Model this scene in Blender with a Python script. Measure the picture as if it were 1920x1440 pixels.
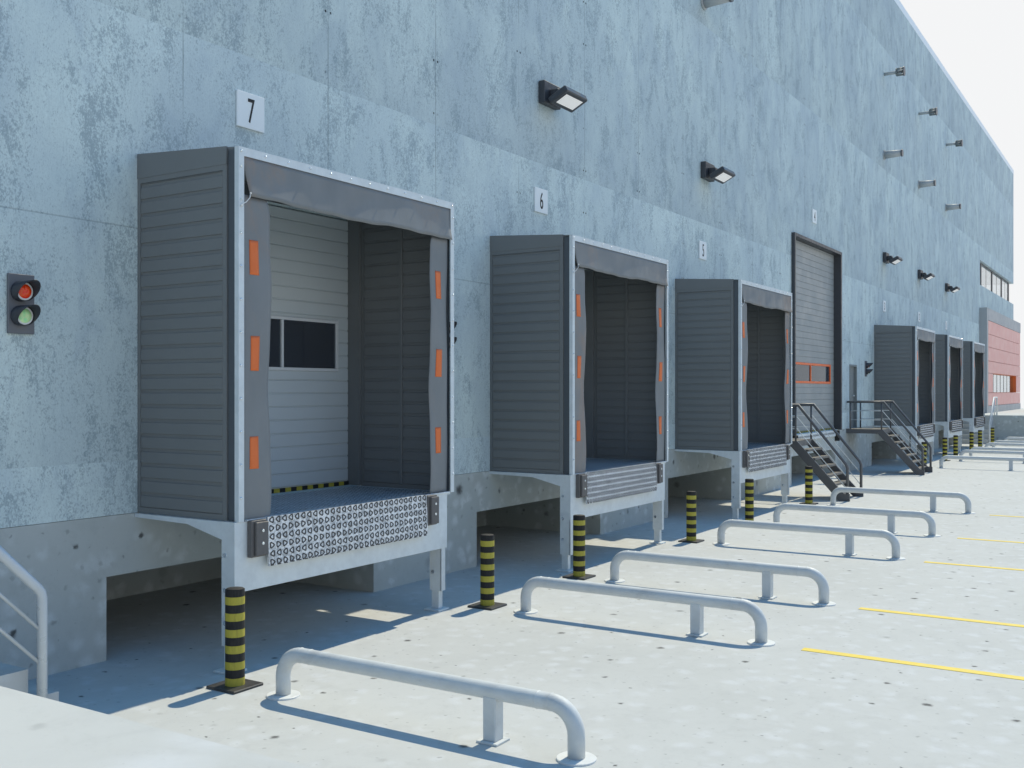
import bpy, bmesh, math, random
from mathutils import Vector, Matrix
R = math.radians
random.seed(7)
scene = bpy.context.scene
for o in list(bpy.data.objects): bpy.data.objects.remove(o)
col = scene.collection

# ---------------------------------------------------------------- camera
YAW = math.atan(1219/1930)
cam_d = bpy.data.cameras.new('camera'); cam = bpy.data.objects.new('camera', cam_d); col.objects.link(cam)
cam.location = (0, 0, 2.4); cam.rotation_euler = (R(90), 0, YAW - R(90))
cam_d.sensor_fit = 'HORIZONTAL'; cam_d.sensor_width = 36; cam_d.lens = 36*1930/1920
cam_d.shift_y = 14/1920; cam_d.clip_start = .05; cam_d.clip_end = 1000
scene.camera = cam

# ---------------------------------------------------------------- sky and sun
SUN = Vector((.575, .002, .80)).normalized()
w = bpy.data.worlds.new('World'); scene.world = w; w.use_nodes = True
nt = w.node_tree; nt.nodes.clear()
sky = nt.nodes.new('ShaderNodeTexSky'); sky.sky_type = 'NISHITA'; sky.sun_disc = False
sky.sun_elevation = math.asin(SUN.z); sky.sun_rotation = math.atan2(SUN.x, SUN.y)
sky.air_density = 1.0; sky.dust_density = .1; sky.ozone_density = 4.0
tc = nt.nodes.new('ShaderNodeTexCoord'); sx = nt.nodes.new('ShaderNodeSeparateXYZ')
nt.links.new(tc.outputs['Generated'], sx.inputs[0])
rmp = nt.nodes.new('ShaderNodeMapRange'); rmp.interpolation_type = 'SMOOTHSTEP'
rmp.inputs['From Min'].default_value = .335; rmp.inputs['From Max'].default_value = .40
rmp.inputs['To Min'].default_value = 1; rmp.inputs['To Max'].default_value = 0
nt.links.new(sx.outputs['Z'], rmp.inputs['Value'])
mx = nt.nodes.new('ShaderNodeMix'); mx.data_type = 'RGBA'
HAZE = 6.1
mx.inputs['B'].default_value = (HAZE*.99, HAZE, HAZE*1.01, 1)
nt.links.new(rmp.outputs[0], mx.inputs['Factor']); tint = nt.nodes.new('ShaderNodeMix'); tint.data_type = 'RGBA'; tint.blend_type = 'MULTIPLY'; tint.inputs['Factor'].default_value = 1
tint.inputs['B'].default_value = (.31, 1.12, 1.34, 1)      # deep clear blue overhead
nt.links.new(sky.outputs[0], tint.inputs['A']); nt.links.new(tint.outputs['Result'], mx.inputs['A'])
bg = nt.nodes.new('ShaderNodeBackground'); bg.inputs['Strength'].default_value = .15
wo = nt.nodes.new('ShaderNodeOutputWorld')
nt.links.new(mx.outputs['Result'], bg.inputs['Color']); nt.links.new(bg.outputs[0], wo.inputs['Surface'])
sd = bpy.data.lights.new('sun', 'SUN'); sd.energy = 4.05; sd.angle = R(.5); sd.color = (1, .895, .675)
sun = bpy.data.objects.new('sun', sd); col.objects.link(sun)
sun.rotation_euler = SUN.to_track_quat('Z', 'Y').to_euler()
vs = scene.view_settings; vs.view_transform = 'Standard'; vs.look = 'None'; vs.exposure = 0; vs.gamma = 1; vs.use_curve_mapping = False

# ---------------------------------------------------------------- material helpers
def new_mat(name):
    m = bpy.data.materials.new(name); m.use_nodes = True
    return m, m.node_tree, m.node_tree.nodes['Principled BSDF']
def N(nt, t, **kw):
    n = nt.nodes.new(t)
    for k, v in kw.items():
        if k in n.inputs: n.inputs[k].default_value = v
        else: setattr(n, k, v)
    return n
def coords(nt, scale=(1, 1, 1)):
    t = nt.nodes.new('ShaderNodeNewGeometry')
    mp = nt.nodes.new('ShaderNodeMapping'); mp.inputs['Scale'].default_value = scale
    nt.links.new(t.outputs['Position'], mp.inputs['Vector']); return mp.outputs[0]
def noise(nt, vec, scale, detail=5, rough=.6, dist=0):
    n = N(nt, 'ShaderNodeTexNoise', Scale=scale, Detail=detail, Roughness=rough, Distortion=dist)
    nt.links.new(vec, n.inputs['Vector']); return n.outputs['Fac']
def mrange(nt, v, a, b, c=0, d=1, smooth=True):
    n = N(nt, 'ShaderNodeMapRange'); n.interpolation_type = 'SMOOTHSTEP' if smooth else 'LINEAR'
    nt.links.new(v, n.inputs['Value'])
    for k, x in zip(('From Min', 'From Max', 'To Min', 'To Max'), (a, b, c, d)): n.inputs[k].default_value = x
    return n.outputs[0]
def mth(nt, op, a, b=None):
    n = nt.nodes.new('ShaderNodeMath'); n.operation = op
    for i, x in enumerate((a, b)):
        if x is None: continue
        if isinstance(x, (int, float)): n.inputs[i].default_value = x
        else: nt.links.new(x, n.inputs[i])
    return n.outputs[0]
def mix(nt, f, a, b, bt='MIX'):
    n = nt.nodes.new('ShaderNodeMix'); n.data_type = 'RGBA'; n.blend_type = bt
    if isinstance(f, (int, float)): n.inputs['Factor'].default_value = f
    else: nt.links.new(f, n.inputs['Factor'])
    for k, x in (('A', a), ('B', b)):
        if isinstance(x, tuple): n.inputs[k].default_value = (*x, 1)
        else: nt.links.new(x, n.inputs[k])
    return n.outputs['Result']
def bump(nt, p, h, strength=.3, dist=.01):
    b = N(nt, 'ShaderNodeBump', Strength=strength, Distance=dist)
    nt.links.new(h, b.inputs['Height']); nt.links.new(b.outputs[0], p.inputs['Normal'])
def simple(name, c, rough=.5, metal=0, var=.12, scale=6, stretch=(1, 1, 1), bmp=0, spec=.5, dirt=None, spk=0):
    m, nt, p = new_mat(name)
    v = coords(nt, stretch)
    n = mth(nt, 'MULTIPLY_ADD', noise(nt, v, scale, 6, .65), None)
    nn = n.node; nn.inputs[1].default_value = 2*var; nn.inputs[2].default_value = 1-var
    g = nt.nodes.new('ShaderNodeCombineColor')
    for i in range(3): nt.links.new(n, g.inputs[i])
    c_out = mix(nt, 1.0, tuple(c), g.outputs[0], 'MULTIPLY')
    if dirt:
        f = mrange(nt, noise(nt, v, scale*.35, 7, .7, .6), .52, .72)
        c_out = mix(nt, mth(nt, 'MULTIPLY', f, dirt[1]), c_out, tuple(dirt[0]))
    nt.links.new(c_out, p.inputs['Base Color'])
    r = mrange(nt, noise(nt, v, scale*1.7, 4, .6), .3, .7, max(rough-.1, .02), min(rough+.1, 1))
    nt.links.new(r, p.inputs['Roughness'])
    p.inputs['Metallic'].default_value = metal; p.inputs['Specular IOR Level'].default_value = spec
    if bmp: bump(nt, p, noise(nt, v, scale*8, 4, .6), bmp, .004)
    return m

M = {}
# painted cast-concrete facade, formwork panels 2.03 m wide with tie holes
def mat_facade():
    m, nt, p = new_mat('blue_grey_concrete')
    geo = nt.nodes.new('ShaderNodeNewGeometry'); s = nt.nodes.new('ShaderNodeSeparateXYZ')
    nt.links.new(geo.outputs['Position'], s.inputs[0]); X, Z = s.outputs['X'], s.outputs['Z']
    v = coords(nt)
    vz = coords(nt, (1, 1, .5))
    vzz = coords(nt, (1, 1, .2))
    u = mth(nt, 'DIVIDE', mth(nt, 'SUBTRACT', X, 6.68), 2.035)
    pan = mth(nt, 'FLOOR', u); row = mth(nt, 'FLOOR', mth(nt, 'DIVIDE', mth(nt, 'SUBTRACT', Z, 1.77), 4.08))
    rowf = mth(nt, 'FRACT', mth(nt, 'DIVIDE', mth(nt, 'SUBTRACT', Z, 1.77), 4.08))
    cmb = nt.nodes.new('ShaderNodeCombineXYZ'); nt.links.new(pan, cmb.inputs[0]); nt.links.new(row, cmb.inputs[1])
    wn = nt.nodes.new('ShaderNodeTexWhiteNoise'); wn.noise_dimensions = '2D'; nt.links.new(cmb.outputs[0], wn.inputs['Vector'])
    # pattern shifts from row to row so that rows do not run into each other
    sh = nt.nodes.new('ShaderNodeCombineXYZ')
    nt.links.new(mth(nt, 'MULTIPLY', row, 13.7), sh.inputs[0]); nt.links.new(mth(nt, 'MULTIPLY', row, 5.3), sh.inputs[1])
    def sv(vec):
        a = nt.nodes.new('ShaderNodeVectorMath'); a.operation = 'ADD'
        nt.links.new(vec, a.inputs[0]); nt.links.new(sh.outputs[0], a.inputs[1]); return a.outputs[0]
    big = noise(nt, sv(vz), .9, 6, .62, .3)
    mid = noise(nt, sv(vz), 3.2, 7, .72, .5)
    streak = noise(nt, sv(vzz), 24, 5, .7, .1)
    huge = noise(nt, sv(v), .28, 3, .5)
    grain = noise(nt, sv(coords(nt, (1, 1, .6))), 80, 5, .75, .1)
    clump = noise(nt, sv(coords(nt, (1, 1, .7))), 30, 7, .78, .35)
    wide = noise(nt, sv(coords(nt, (1, 1, .55))), 1.7, 5, .6, .8)
    # cloudy blue stains, soft edged
    base = mix(nt, mrange(nt, big, .38, .62, 0, .75), (.625, .735, .735), (.525, .63, .665))
    base = mix(nt, mrange(nt, wide, .50, .64, 0, .42), base, (.435, .535, .60))
    base = mix(nt, mrange(nt, huge, .42, .70, 0, .35), base, (.445, .535, .60))
    # pale worn areas
    lt = mrange(nt, mth(nt, 'ADD', mth(nt, 'MULTIPLY', clump, .45), mth(nt, 'MULTIPLY', big, .55)), .36, .47, .65, 0)
    base = mix(nt, lt, base, (.71, .835, .84))
    # dense fine speckle that gathers in clumps and thins out between them
    q = mth(nt, 'ADD', mth(nt, 'MULTIPLY', clump, .55), mth(nt, 'MULTIPLY', grain, .45))
    q = mth(nt, 'ADD', q, mth(nt, 'MULTIPLY', mth(nt, 'SUBTRACT', mid, .5), .62))
    spk = mrange(nt, q, .50, .60)
    base = mix(nt, mth(nt, 'MULTIPLY', spk, .66), base, (.26, .34, .385))
    base = mix(nt, mrange(nt, grain, .50, .66, 0, .34), base, (.30, .39, .42))
    base = mix(nt, mrange(nt, grain, .34, .48, .28, 0), base, (.72, .83, .83))
    st = mrange(nt, streak, .52, .66)
    base = mix(nt, mth(nt, 'MULTIPLY', st, .20), base, (.27, .37, .42))
    # every pour is a little darker towards its foot, and differs from its neighbours
    g = nt.nodes.new('ShaderNodeCombineColor')
    tone = mth(nt, 'ADD', mth(nt, 'MULTIPLY', rowf, .10), mth(nt, 'MULTIPLY', wn.outputs['Value'], .022))
    tone = mth(nt, 'ADD', tone, .895)
    for i in range(3): nt.links.new(tone, g.inputs[i])
    base = mix(nt, 1.0, base, g.outputs[0], 'MULTIPLY')
    # seams
    du = mth(nt, 'ABSOLUTE', mth(nt, 'SUBTRACT', mth(nt, 'FRACT', mth(nt, 'ADD', u, .5)), .5))
    dm = mth(nt, 'MULTIPLY', du, 2.035)
    seam = mth(nt, 'MULTIPLY', mrange(nt, dm, .004, .009, 1, 0), mrange(nt, noise(nt, v, .7, 2), .38, .58, .10, .48))
    dz = mth(nt, 'ABSOLUTE', mth(nt, 'SUBTRACT', Z, 3.9))
    hs = mth(nt, 'MULTIPLY', mrange(nt, dz, .004, .009, 1, 0), .32)
    seam = mth(nt, 'MAXIMUM', seam, hs)
    base = mix(nt, seam, base, (.10, .13, .15))
    # tie holes: pairs beside the seams every 0.686 m
    hz = mth(nt, 'MULTIPLY', mth(nt, 'SUBTRACT', mth(nt, 'FRACT', mth(nt, 'DIVIDE', mth(nt, 'SUBTRACT', Z, 5.31-.343), .686)), .5), .686)
    hx = mth(nt, 'SUBTRACT', dm, .042)
    hd = mth(nt, 'SQRT', mth(nt, 'ADD', mth(nt, 'MULTIPLY', hz, hz), mth(nt, 'MULTIPLY', hx, hx)))
    hole = mrange(nt, hd, .011, .019, 1, 0)
    hole = mth(nt, 'MULTIPLY', hole, mrange(nt, noise(nt, v, 1.3, 2), .48, .56))
    base = mix(nt, hole, base, (.03, .035, .04))
    nt.links.new(base, p.inputs['Base Color'])
    p.inputs['Roughness'].default_value = .82; p.inputs['Specular IOR Level'].default_value = .25
    h = mth(nt, 'SUBTRACT', mth(nt, 'ADD', grain, mth(nt, 'MULTIPLY', streak, .5)), mth(nt, 'MULTIPLY', mth(nt, 'MAXIMUM', seam, hole), 3))
    bump(nt, p, h, .15, .006)
    return m
M['facade'] = mat_facade()

def mat_concrete(name, c1, c2, speck_scale=.9, light=(.72, .75, .76), light_amt=.5, sp_amt=.85, sc=1.0, plane='xy', ssz=1.0):
    m, nt, p = new_mat(name)
    v = coords(nt)
    a = noise(nt, v, .35*sc, 5, .6, .3); b = noise(nt, v, 3.0*sc, 6, .65, .4); f = noise(nt, v, 40, 4, .7)
    base = mix(nt, mrange(nt, a, .3, .7), c1, c2)
    # pale blotches
    vo = N(nt, 'ShaderNodeTexVoronoi', Scale=4.6*sc, Randomness=1.0); vo.feature = 'F1'
    dis = nt.nodes.new('ShaderNodeVectorMath'); dis.operation = 'MULTIPLY_ADD'
    nb = N(nt, 'ShaderNodeTexNoise', Scale=3.5*sc, Detail=4.0); nt.links.new(v, nb.inputs['Vector'])
    dis.inputs[1].default_value = (.2, .2, .2); nt.links.new(nb.outputs['Color'], dis.inputs[0]); nt.links.new(v, dis.inputs[2])
    nt.links.new(dis.outputs[0], vo.inputs['Vector'])
    bl = mth(nt, 'MULTIPLY', mrange(nt, vo.outputs['Distance'], .12, .50, 1, 0), mrange(nt, b, .38, .54))
    base = mix(nt, mth(nt, 'MULTIPLY', bl, light_amt), base, light)
    base = mix(nt, mrange(nt, b, .48, .66, 0, .35), base, tuple(x*.84 for x in c2))
    base = mix(nt, mrange(nt, noise(nt, v, 9*sc, 5, .7, .5), .50, .70, 0, .22), base, tuple(x*.76 for x in c2))
    # scattered dark specks, each with its own size
    vs_ = N(nt, 'ShaderNodeTexVoronoi', Scale=speck_scale*1.0, Randomness=1.0); vs_.feature = 'F1'
    vs_.voronoi_dimensions = '2D'
    ds2 = nt.nodes.new('ShaderNodeVectorMath'); ds2.operation = 'MULTIPLY_ADD'; ds2.inputs[1].default_value = (.05, .05, .05)
    n9 = N(nt, 'ShaderNodeTexNoise', Scale=22.0, Detail=3.0); nt.links.new(v, n9.inputs['Vector'])
    nt.links.new(n9.outputs['Color'], ds2.inputs[0]); nt.links.new(v, ds2.inputs[2])
    sp3 = nt.nodes.new('ShaderNodeSeparateXYZ'); nt.links.new(ds2.outputs[0], sp3.inputs[0])
    cb = nt.nodes.new('ShaderNodeCombineXYZ')
    if plane == 'xy': nt.links.new(sp3.outputs[0], cb.inputs[0]); nt.links.new(sp3.outputs[1], cb.inputs[1])
    else: nt.links.new(mth(nt, 'ADD', sp3.outputs[0], sp3.outputs[1]), cb.inputs[0]); nt.links.new(sp3.outputs[2], cb.inputs[1])
    nt.links.new(cb.outputs[0], vs_.inputs['Vector'])
    sc_ = nt.nodes.new('ShaderNodeSeparateColor'); nt.links.new(vs_.outputs['Color'], sc_.inputs[0])
    rad = mth(nt, 'ADD', mth(nt, 'MULTIPLY', mth(nt, 'MULTIPLY', sc_.outputs[0], sc_.outputs[0]), .055*ssz), .018*ssz)
    dd = mth(nt, 'DIVIDE', vs_.outputs['Distance'], rad)
    sp = mth(nt, 'MULTIPLY', mrange(nt, dd, .3, 1.5, 1, 0), mrange(nt, sc_.outputs[1], .25, .7, .2, 1))
    base = mix(nt, mth(nt, 'MULTIPLY', sp, sp_amt), base, (.05, .05, .05))
    v3 = N(nt, 'ShaderNodeTexVoronoi', Scale=speck_scale*4.3, Randomness=1.0); v3.feature = 'F1'; v3.voronoi_dimensions = '2D'
    nt.links.new(cb.outputs[0], v3.inputs['Vector'])
    s3 = nt.nodes.new('ShaderNodeSeparateColor'); nt.links.new(v3.outputs['Color'], s3.inputs[0])
    d3 = mth(nt, 'DIVIDE', v3.outputs['Distance'], mth(nt, 'ADD', mth(nt, 'MULTIPLY', s3.outputs[0], .10*ssz), .03))
    sp2 = mth(nt, 'MULTIPLY', mrange(nt, d3, .3, 1.3, 1, 0), mrange(nt, s3.outputs[1], .45, 1, 0, .55))
    base = mix(nt, mth(nt, 'MULTIPLY', sp2, sp_amt), base, (.16, .17, .17))
    # fine grit
    base = mix(nt, mrange(nt, f, .60, .75, 0, .25), base, tuple(x*.6 for x in c2))
    nt.links.new(base, p.inputs['Base Color'])
    p.inputs['Roughness'].default_value = .85; p.inputs['Specular IOR Level'].default_value = .25
    bump(nt, p, mth(nt, 'ADD', b, mth(nt, 'MULTIPLY', f, .4)), .12, .01)
    return m
M['ground'] = mat_concrete('pale_concrete_paving', (.485, .503, .497), (.525, .545, .543), 1.9, (.61, .64, .67), .55)
M['ledge'] = mat_concrete('pale_concrete_slab', (.485, .503, .497), (.525, .545, .54), .50, (.59, .62, .65), .6, .55, .5)
M['plinth'] = mat_concrete('grey_cast_concrete', (.42, .465, .46), (.48, .515, .505), 1.5, (.62, .67, .68), .75, .9, plane='xz', ssz=1.6)
M['stairs_c'] = mat_concrete('stair_concrete', (.44, .46, .46), (.50, .52, .52), 1.0, (.64, .68, .70), .3, .5)
M['panel'] = simple('slate_ribbed_panel', (.172, .186, .191), .5, 0, .07, 1.2, spec=.35)
M['panel_in'] = M['panel']
M['profile'] = simple('dark_slate_profile', (.075, .09, .105), .5, 0, .08, 3)
M['galv'] = simple('galvanised_steel', (.63, .69, .72), .5, .08, .2, 7, (1, 1, 1), .08, dirt=((.52, .58, .62), .5))
M['galv_edge'] = simple('zinc_bolt', (.75, .80, .84), .25, .9, .1, 8)
M['fabric'] = simple('grey_tarpaulin', (.19, .205, .215), .6, 0, .16, 2.2, (1, 1, .6), .35, dirt=((.27, .205, .165), .75))
M['orange'] = simple('orange_marker', (.72, .15, .028), .5, 0, .06, 8)
M['orange_frame'] = simple('orange_window_frame', (.85, .14, .02), .4, 0, .05, 8)
M['door'] = simple('light_grey_sectional_door', (.50, .555, .58), .45, 0, .05, 1.5, spec=.3)
M['gate'] = simple('mid_grey_sectional_gate', (.305, .33, .335), .45, 0, .05, 1.5, spec=.3)
M['white'] = simple('white_window_frame', (.62, .65, .67), .4, 0, .04, 3)
M['pdoor'] = simple('grey_steel_door', (.19, .22, .23), .5, 0, .05, 2)
M['lamp'] = simple('charcoal_lamp_metal', (.048, .053, .062), .45, 0, .1, 6)
M['diffuser'] = simple('white_lamp_diffuser', (.88, .87, .86), .4, 0, .02, 3)
M['lit'] = simple('glowing_lamp_diffuser', (.88, .87, .86), .4, 0, .02, 3)
p_ = M['lit'].node_tree.nodes['Principled BSDF']; p_.inputs['Emission Color'].default_value = (1, .97, .95, 1); p_.inputs['Emission Strength'].default_value = .2
M['stair'] = simple('dark_steel_paint', (.115, .118, .125), .4, .2, .12, 5)
M['tread'] = simple('steel_tread', (.14, .138, .135), .45, .4, .2, 7)
M['pipe'] = simple('grey_painted_pipe', (.58, .62, .64), .58, .05, .16, 9, (1, .6, 1), .25, dirt=((.42, .44, .45), .5))
M['flange'] = simple('pale_pipe_flange', (.66, .69, .70), .5, 0, .08, 7)
M['rail_w'] = simple('pale_grey_railing', (.52, .57, .61), .35, .1, .1, 5)
M['black'] = simple('black_rubber', (.012, .013, .014), .75, 0, .35, 9, (8, 8, 1), .3, dirt=((.022, .022, .021), .5))
M['yellow'] = simple('scuffed_yellow', (.40, .355, .045), .65, 0, .28, 14, (6, 6, 1), .3, dirt=((.20, .175, .03), .6))
M['base_plate'] = simple('dark_base_plate', (.058, .058, .06), .45, .3, .2, 10)
M['line'] = simple('yellow_road_paint', (.74, .57, .08), .6, 0, .12, 6, dirt=((.70, .62, .3), .4))
M['ink'] = simple('black_ink', (.006, .006, .007), .6, 0, 0, 3)
M['sign'] = simple('pale_sign_plate', (.80, .86, .88), .5, 0, .03, 3)
M['bumper'] = simple('brown_grey_bumper', (.115, .112, .112), .6, 0, .15, 9, (1, 1, .5), .2)
M['groove'] = simple('dark_tread_groove', (.05, .053, .058), .5, .3, .3, 30)
M['coping'] = simple('pale_coping', (.80, .88, .93), .45, 0, .04, 2)
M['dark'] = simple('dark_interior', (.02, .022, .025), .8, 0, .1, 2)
M['tl_plate'] = simple('grey_signal_plate', (.135, .145, .165), .5, 0, .12, 5)
M['tl_hood'] = simple('dark_signal_hood', (.035, .04, .052), .4, 0, .1, 6)
M['pipe_grey'] = simple('weathered_grey_pipe', (.40, .43, .44), .6, 0, .12, 5)
M['red_clad'] = simple('faded_red_cladding', (.84, .43, .375), .5, 0, .04, 1.5, spec=.4)
M['grey_clad'] = simple('grey_frame_cladding', (.36, .385, .40), .5, 0, .04, 1.5)
M['roof'] = simple('grey_roofing', (.30, .31, .32), .8, 0, .1, 1)

def mat_lip():
    m, nt, p = new_mat('worn_tread_steel')
    v = coords(nt)
    a = noise(nt, v, 9, 6, .7, .5); b = noise(nt, v, 60, 4, .7)
    c = mix(nt, mrange(nt, noise(nt, v, 26, 6, .75, .6), .38, .60), (.34, .37, .40), (.80, .84, .88))
    c = mix(nt, mrange(nt, noise(nt, v, 4.5, 8, .75, .8), .60, .72, 0, .85), c, (.06, .065, .07))
    c = mix(nt, mrange(nt, b, .55, .75, 0, .4), c, (.2, .22, .24))
    nt.links.new(c, p.inputs['Base Color']); p.inputs['Metallic'].default_value = .35
    nt.links.new(mrange(nt, a, .3, .7, .3, .55), p.inputs['Roughness'])
    return m
M['lip'] = mat_lip()
def mat_deck():
    m, nt, p = new_mat('worn_blue_deck_steel')
    v = coords(nt)
    a = noise(nt, v, 7, 6, .7, .5)
    c = mix(nt, mrange(nt, a, .35, .65), (.50, .57, .63), (.72, .79, .84))
    c = mix(nt, mrange(nt, noise(nt, v, 3.5, 7, .75, .8), .58, .70, 0, .8), c, (.04, .045, .05))
    nt.links.new(c, p.inputs['Base Color']); p.inputs['Metallic'].default_value = .3
    p.inputs['Roughness'].default_value = .42
    return m
M['deck'] = mat_deck()
M['deck_ring'] = simple('deck_tread_ridge', (.12, .145, .18), .45, .3, .3, 30)
def mat_glass(name, tint, trans, ior=1.5):
    m, nt, p = new_mat(name)
    nt.nodes.remove(p)
    out = [n for n in nt.nodes if n.type == 'OUTPUT_MATERIAL'][0]
    gl = N(nt, 'ShaderNodeBsdfGlossy', Roughness=.02); gl.inputs['Color'].default_value = (.9, .93, .95, 1)
    tr = N(nt, 'ShaderNodeBsdfTransparent'); tr.inputs['Color'].default_value = (*tint, 1)
    lw = N(nt, 'ShaderNodeLayerWeight', Blend=.5)
    fr = nt.nodes.new('ShaderNodeMath'); fr.operation = 'MULTIPLY_ADD'; fr.inputs[1].default_value = .85; fr.inputs[2].default_value = .05
    nt.links.new(mth(nt, 'POWER', lw.outputs['Facing'], 6.0 if ior < 2 else 3.0), fr.inputs[0])
    ms = nt.nodes.new('ShaderNodeMixShader')
    df = N(nt, 'ShaderNodeBsdfDiffuse'); df.inputs['Color'].default_value = (.10, .115, .14, 1)
    m0 = nt.nodes.new('ShaderNodeMixShader'); m0.inputs[0].default_value = trans
    nt.links.new(tr.outputs[0], m0.inputs[1]); nt.links.new(df.outputs[0], m0.inputs[2])
    nt.links.new(fr.outputs[0], ms.inputs[0]); nt.links.new(m0.outputs[0], ms.inputs[1]); nt.links.new(gl.outputs[0], ms.inputs[2])
    nt.links.new(ms.outputs[0], out.inputs['Surface'])
    return m
M['glass'] = mat_glass('window_glass', (.55, .60, .65), .35)
M['glass_clear'] = mat_glass('clear_window_glass', (.92, .94, .95), .03, 2.3)
def mat_lens(name, c1, c2, sc=60):
    m, nt, p = new_mat(name)
    v = coords(nt)
    vo = N(nt, 'ShaderNodeTexVoronoi', Scale=float(sc)); nt.links.new(v, vo.inputs['Vector'])
    c = mix(nt, mrange(nt, vo.outputs['Distance'], .1, .8), c1, c2)
    nt.links.new(c, p.inputs['Base Color']); p.inputs['Roughness'].default_value = .15
    bump(nt, p, vo.outputs['Distance'], .5, .004)
    return m
M['red_lens'] = mat_lens('red_signal_lens', (.90, .012, .004), (.85, .09, .01))
M['green_lens'] = mat_lens('green_signal_lens', (.34, .85, .40), (.60, .85, .45), 30)

# ---------------------------------------------------------------- mesh helpers
class MB:
    def __init__(self): self.bm = bmesh.new(); self.mats = []
    def mi(self, m):
        if m not in self.mats: self.mats.append(m)
        return self.mats.index(m)
    def box(self, x0, x1, y0, y1, z0, z1, m, bev=0, mtx=None):
        bm = self.bm; i = self.mi(m)
        vs = [bm.verts.new((x, y, z)) for x in (x0, x1) for y in (y0, y1) for z in (z0, z1)]
        idx = [(0, 1, 3, 2), (4, 6, 7, 5), (0, 4, 5, 1), (2, 3, 7, 6), (0, 2, 6, 4), (1, 5, 7, 3)]
        fs = [bm.faces.new([vs[k] for k in f]) for f in idx]
        for f in fs: f.material_index = i
        if bev:
            es = list({e for f in fs for e in f.edges})
            r = bmesh.ops.bevel(bm, geom=es, offset=bev, segments=1, affect='EDGES', profile=.5)
            for f in r['faces']: f.material_index = i
            vs = list({v for f in r['faces'] for v in f.verts} | {v for v in vs if v.is_valid})
        if mtx is not None: bmesh.ops.transform(bm, matrix=mtx, verts=vs)
        return vs
    def prism(self, pts, axis, a, b, m):
        """polygon pts (2D) extruded along axis 'x'|'y'|'z' between a and b"""
        bm = self.bm; i = self.mi(m)
        def P(p, t):
            return {'x': (t, p[0], p[1]), 'y': (p[0], t, p[1]), 'z': (p[0], p[1], t)}[axis]
        A = [bm.verts.new(P(p, a)) for p in pts]; B = [bm.verts.new(P(p, b)) for p in pts]
        fs = [bm.faces.new(A), bm.faces.new(B[::-1])]
        n = len(pts)
        for k in range(n): fs.append(bm.faces.new((A[k], B[k], B[(k+1) % n], A[(k+1) % n])))
        for f in fs: f.material_index = i
    def tube(self, pts, r, m, n=12, caps=True, smooth=True):
        bm = self.bm; i = self.mi(m); pts = [Vector(p) for p in pts]
        rs = r if isinstance(r, (list, tuple)) else [r]*len(pts)
        rings = []; up = None
        for k, p in enumerate(pts):
            t = (pts[min(k+1, len(pts)-1)] - pts[max(k-1, 0)])
            if k and k < len(pts)-1:
                t = (pts[k+1]-p).normalized() + (p-pts[k-1]).normalized()
            t.normalize()
            if up is None:
                up = Vector((0, 0, 1)) if abs(t.z) < .9 else Vector((1, 0, 0))
            s = t.cross(up).normalized(); up = s.cross(t).normalized()
            sc = 1.0
            if 0 < k < len(pts)-1:
                c = (pts[k+1]-p).normalized().dot((p-pts[k-1]).normalized()); sc = 1/max(math.sqrt((1+c)/2), .4)
                bd = ((pts[k+1]-p).normalized() - (p-pts[k-1]).normalized())
                bd = bd.normalized() if bd.length > 1e-5 else None
            else: bd = None
            ring = []
            for j in range(n):
                a = 2*math.pi*j/n; d = (s*math.cos(a) + up*math.sin(a))*rs[k]
                if bd is not None and sc > 1.001: d = d + bd*d.dot(bd)*(sc-1)
                ring.append(bm.verts.new(p + d))
            rings.append(ring)
        for A, B in zip(rings, rings[1:]):
            for j in range(n):
                f = bm.faces.new((A[j], A[(j+1) % n], B[(j+1) % n], B[j])); f.material_index = i; f.smooth = smooth
        if caps:
            for ring in (rings[0][::-1], rings[-1]):
                f = bm.faces.new(ring); f.material_index = i
    def cyl(self, p0, p1, r, m, n=16, **k): self.tube([p0, p1], r, m, n, **k)
    def quad(self, pts, m):
        f = self.bm.faces.new([self.bm.verts.new(p) for p in pts]); f.material_index = self.mi(m)
    def ball(self, c, r, m, sy=1.0):
        i = self.mi(m)
        g = bmesh.ops.create_icosphere(self.bm, subdivisions=1, radius=r, matrix=Matrix.Translation(c) @ Matrix.Diagonal((1, sy, 1, 1)))
        for v in g['verts']:
            for f in v.link_faces: f.material_index = i; f.smooth = True
    def build(self, name, parent=None, bevel=0):
        me = bpy.data.meshes.new(name)
        bmesh.ops.recalc_face_normals(self.bm, faces=self.bm.faces)
        self.bm.to_mesh(me); self.bm.free()
        for m in self.mats: me.materials.append(M[m])
        o = bpy.data.objects.new(name, me); col.objects.link(o)
        if parent: o.parent = parent
        if bevel:
            md = o.modifiers.new('bevel', 'BEVEL'); md.width = bevel; md.segments = 2; md.limit_method = 'ANGLE'; md.angle_limit = R(40)
        return o
def tag(o, label=None, cat=None, group=None, kind=None):
    for k, v in (('label', label), ('category', cat), ('group', group), ('kind', kind)):
        if v: o[k] = v
    return o
def thing(name, label, cat, loc=(0, 0, 0), group=None):
    o = bpy.data.objects.new(name, None); col.objects.link(o); o.location = loc; o.empty_display_size = .2
    return tag(o, label, cat, group)
def copy_tree(o, parent=None):
    c = o.copy(); col.objects.link(c)
    if parent: c.parent = parent
    for ch in list(o.children): copy_tree(ch, c)
    return c
def place(proto, first, loc, label):
    o = proto if first else copy_tree(proto)
    o.location = loc; o['label'] = label
    return o
def arc(c, r, a0, a1, n, f):
    return [f(c[0]+r*math.cos(a0+(a1-a0)*k/n), c[1]+r*math.sin(a0+(a1-a0)*k/n)) for k in range(n+1)]

W, F = 7.96, 6.64            # facade plane, front plane of the docks
DOCKS = [(7, 7.735), (6, 13.60), (5, 20.08), (3, 36.34), (2, 42.22), (1, 48.16)]
BX1 = 72.07; TOP = 16.16

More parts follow.
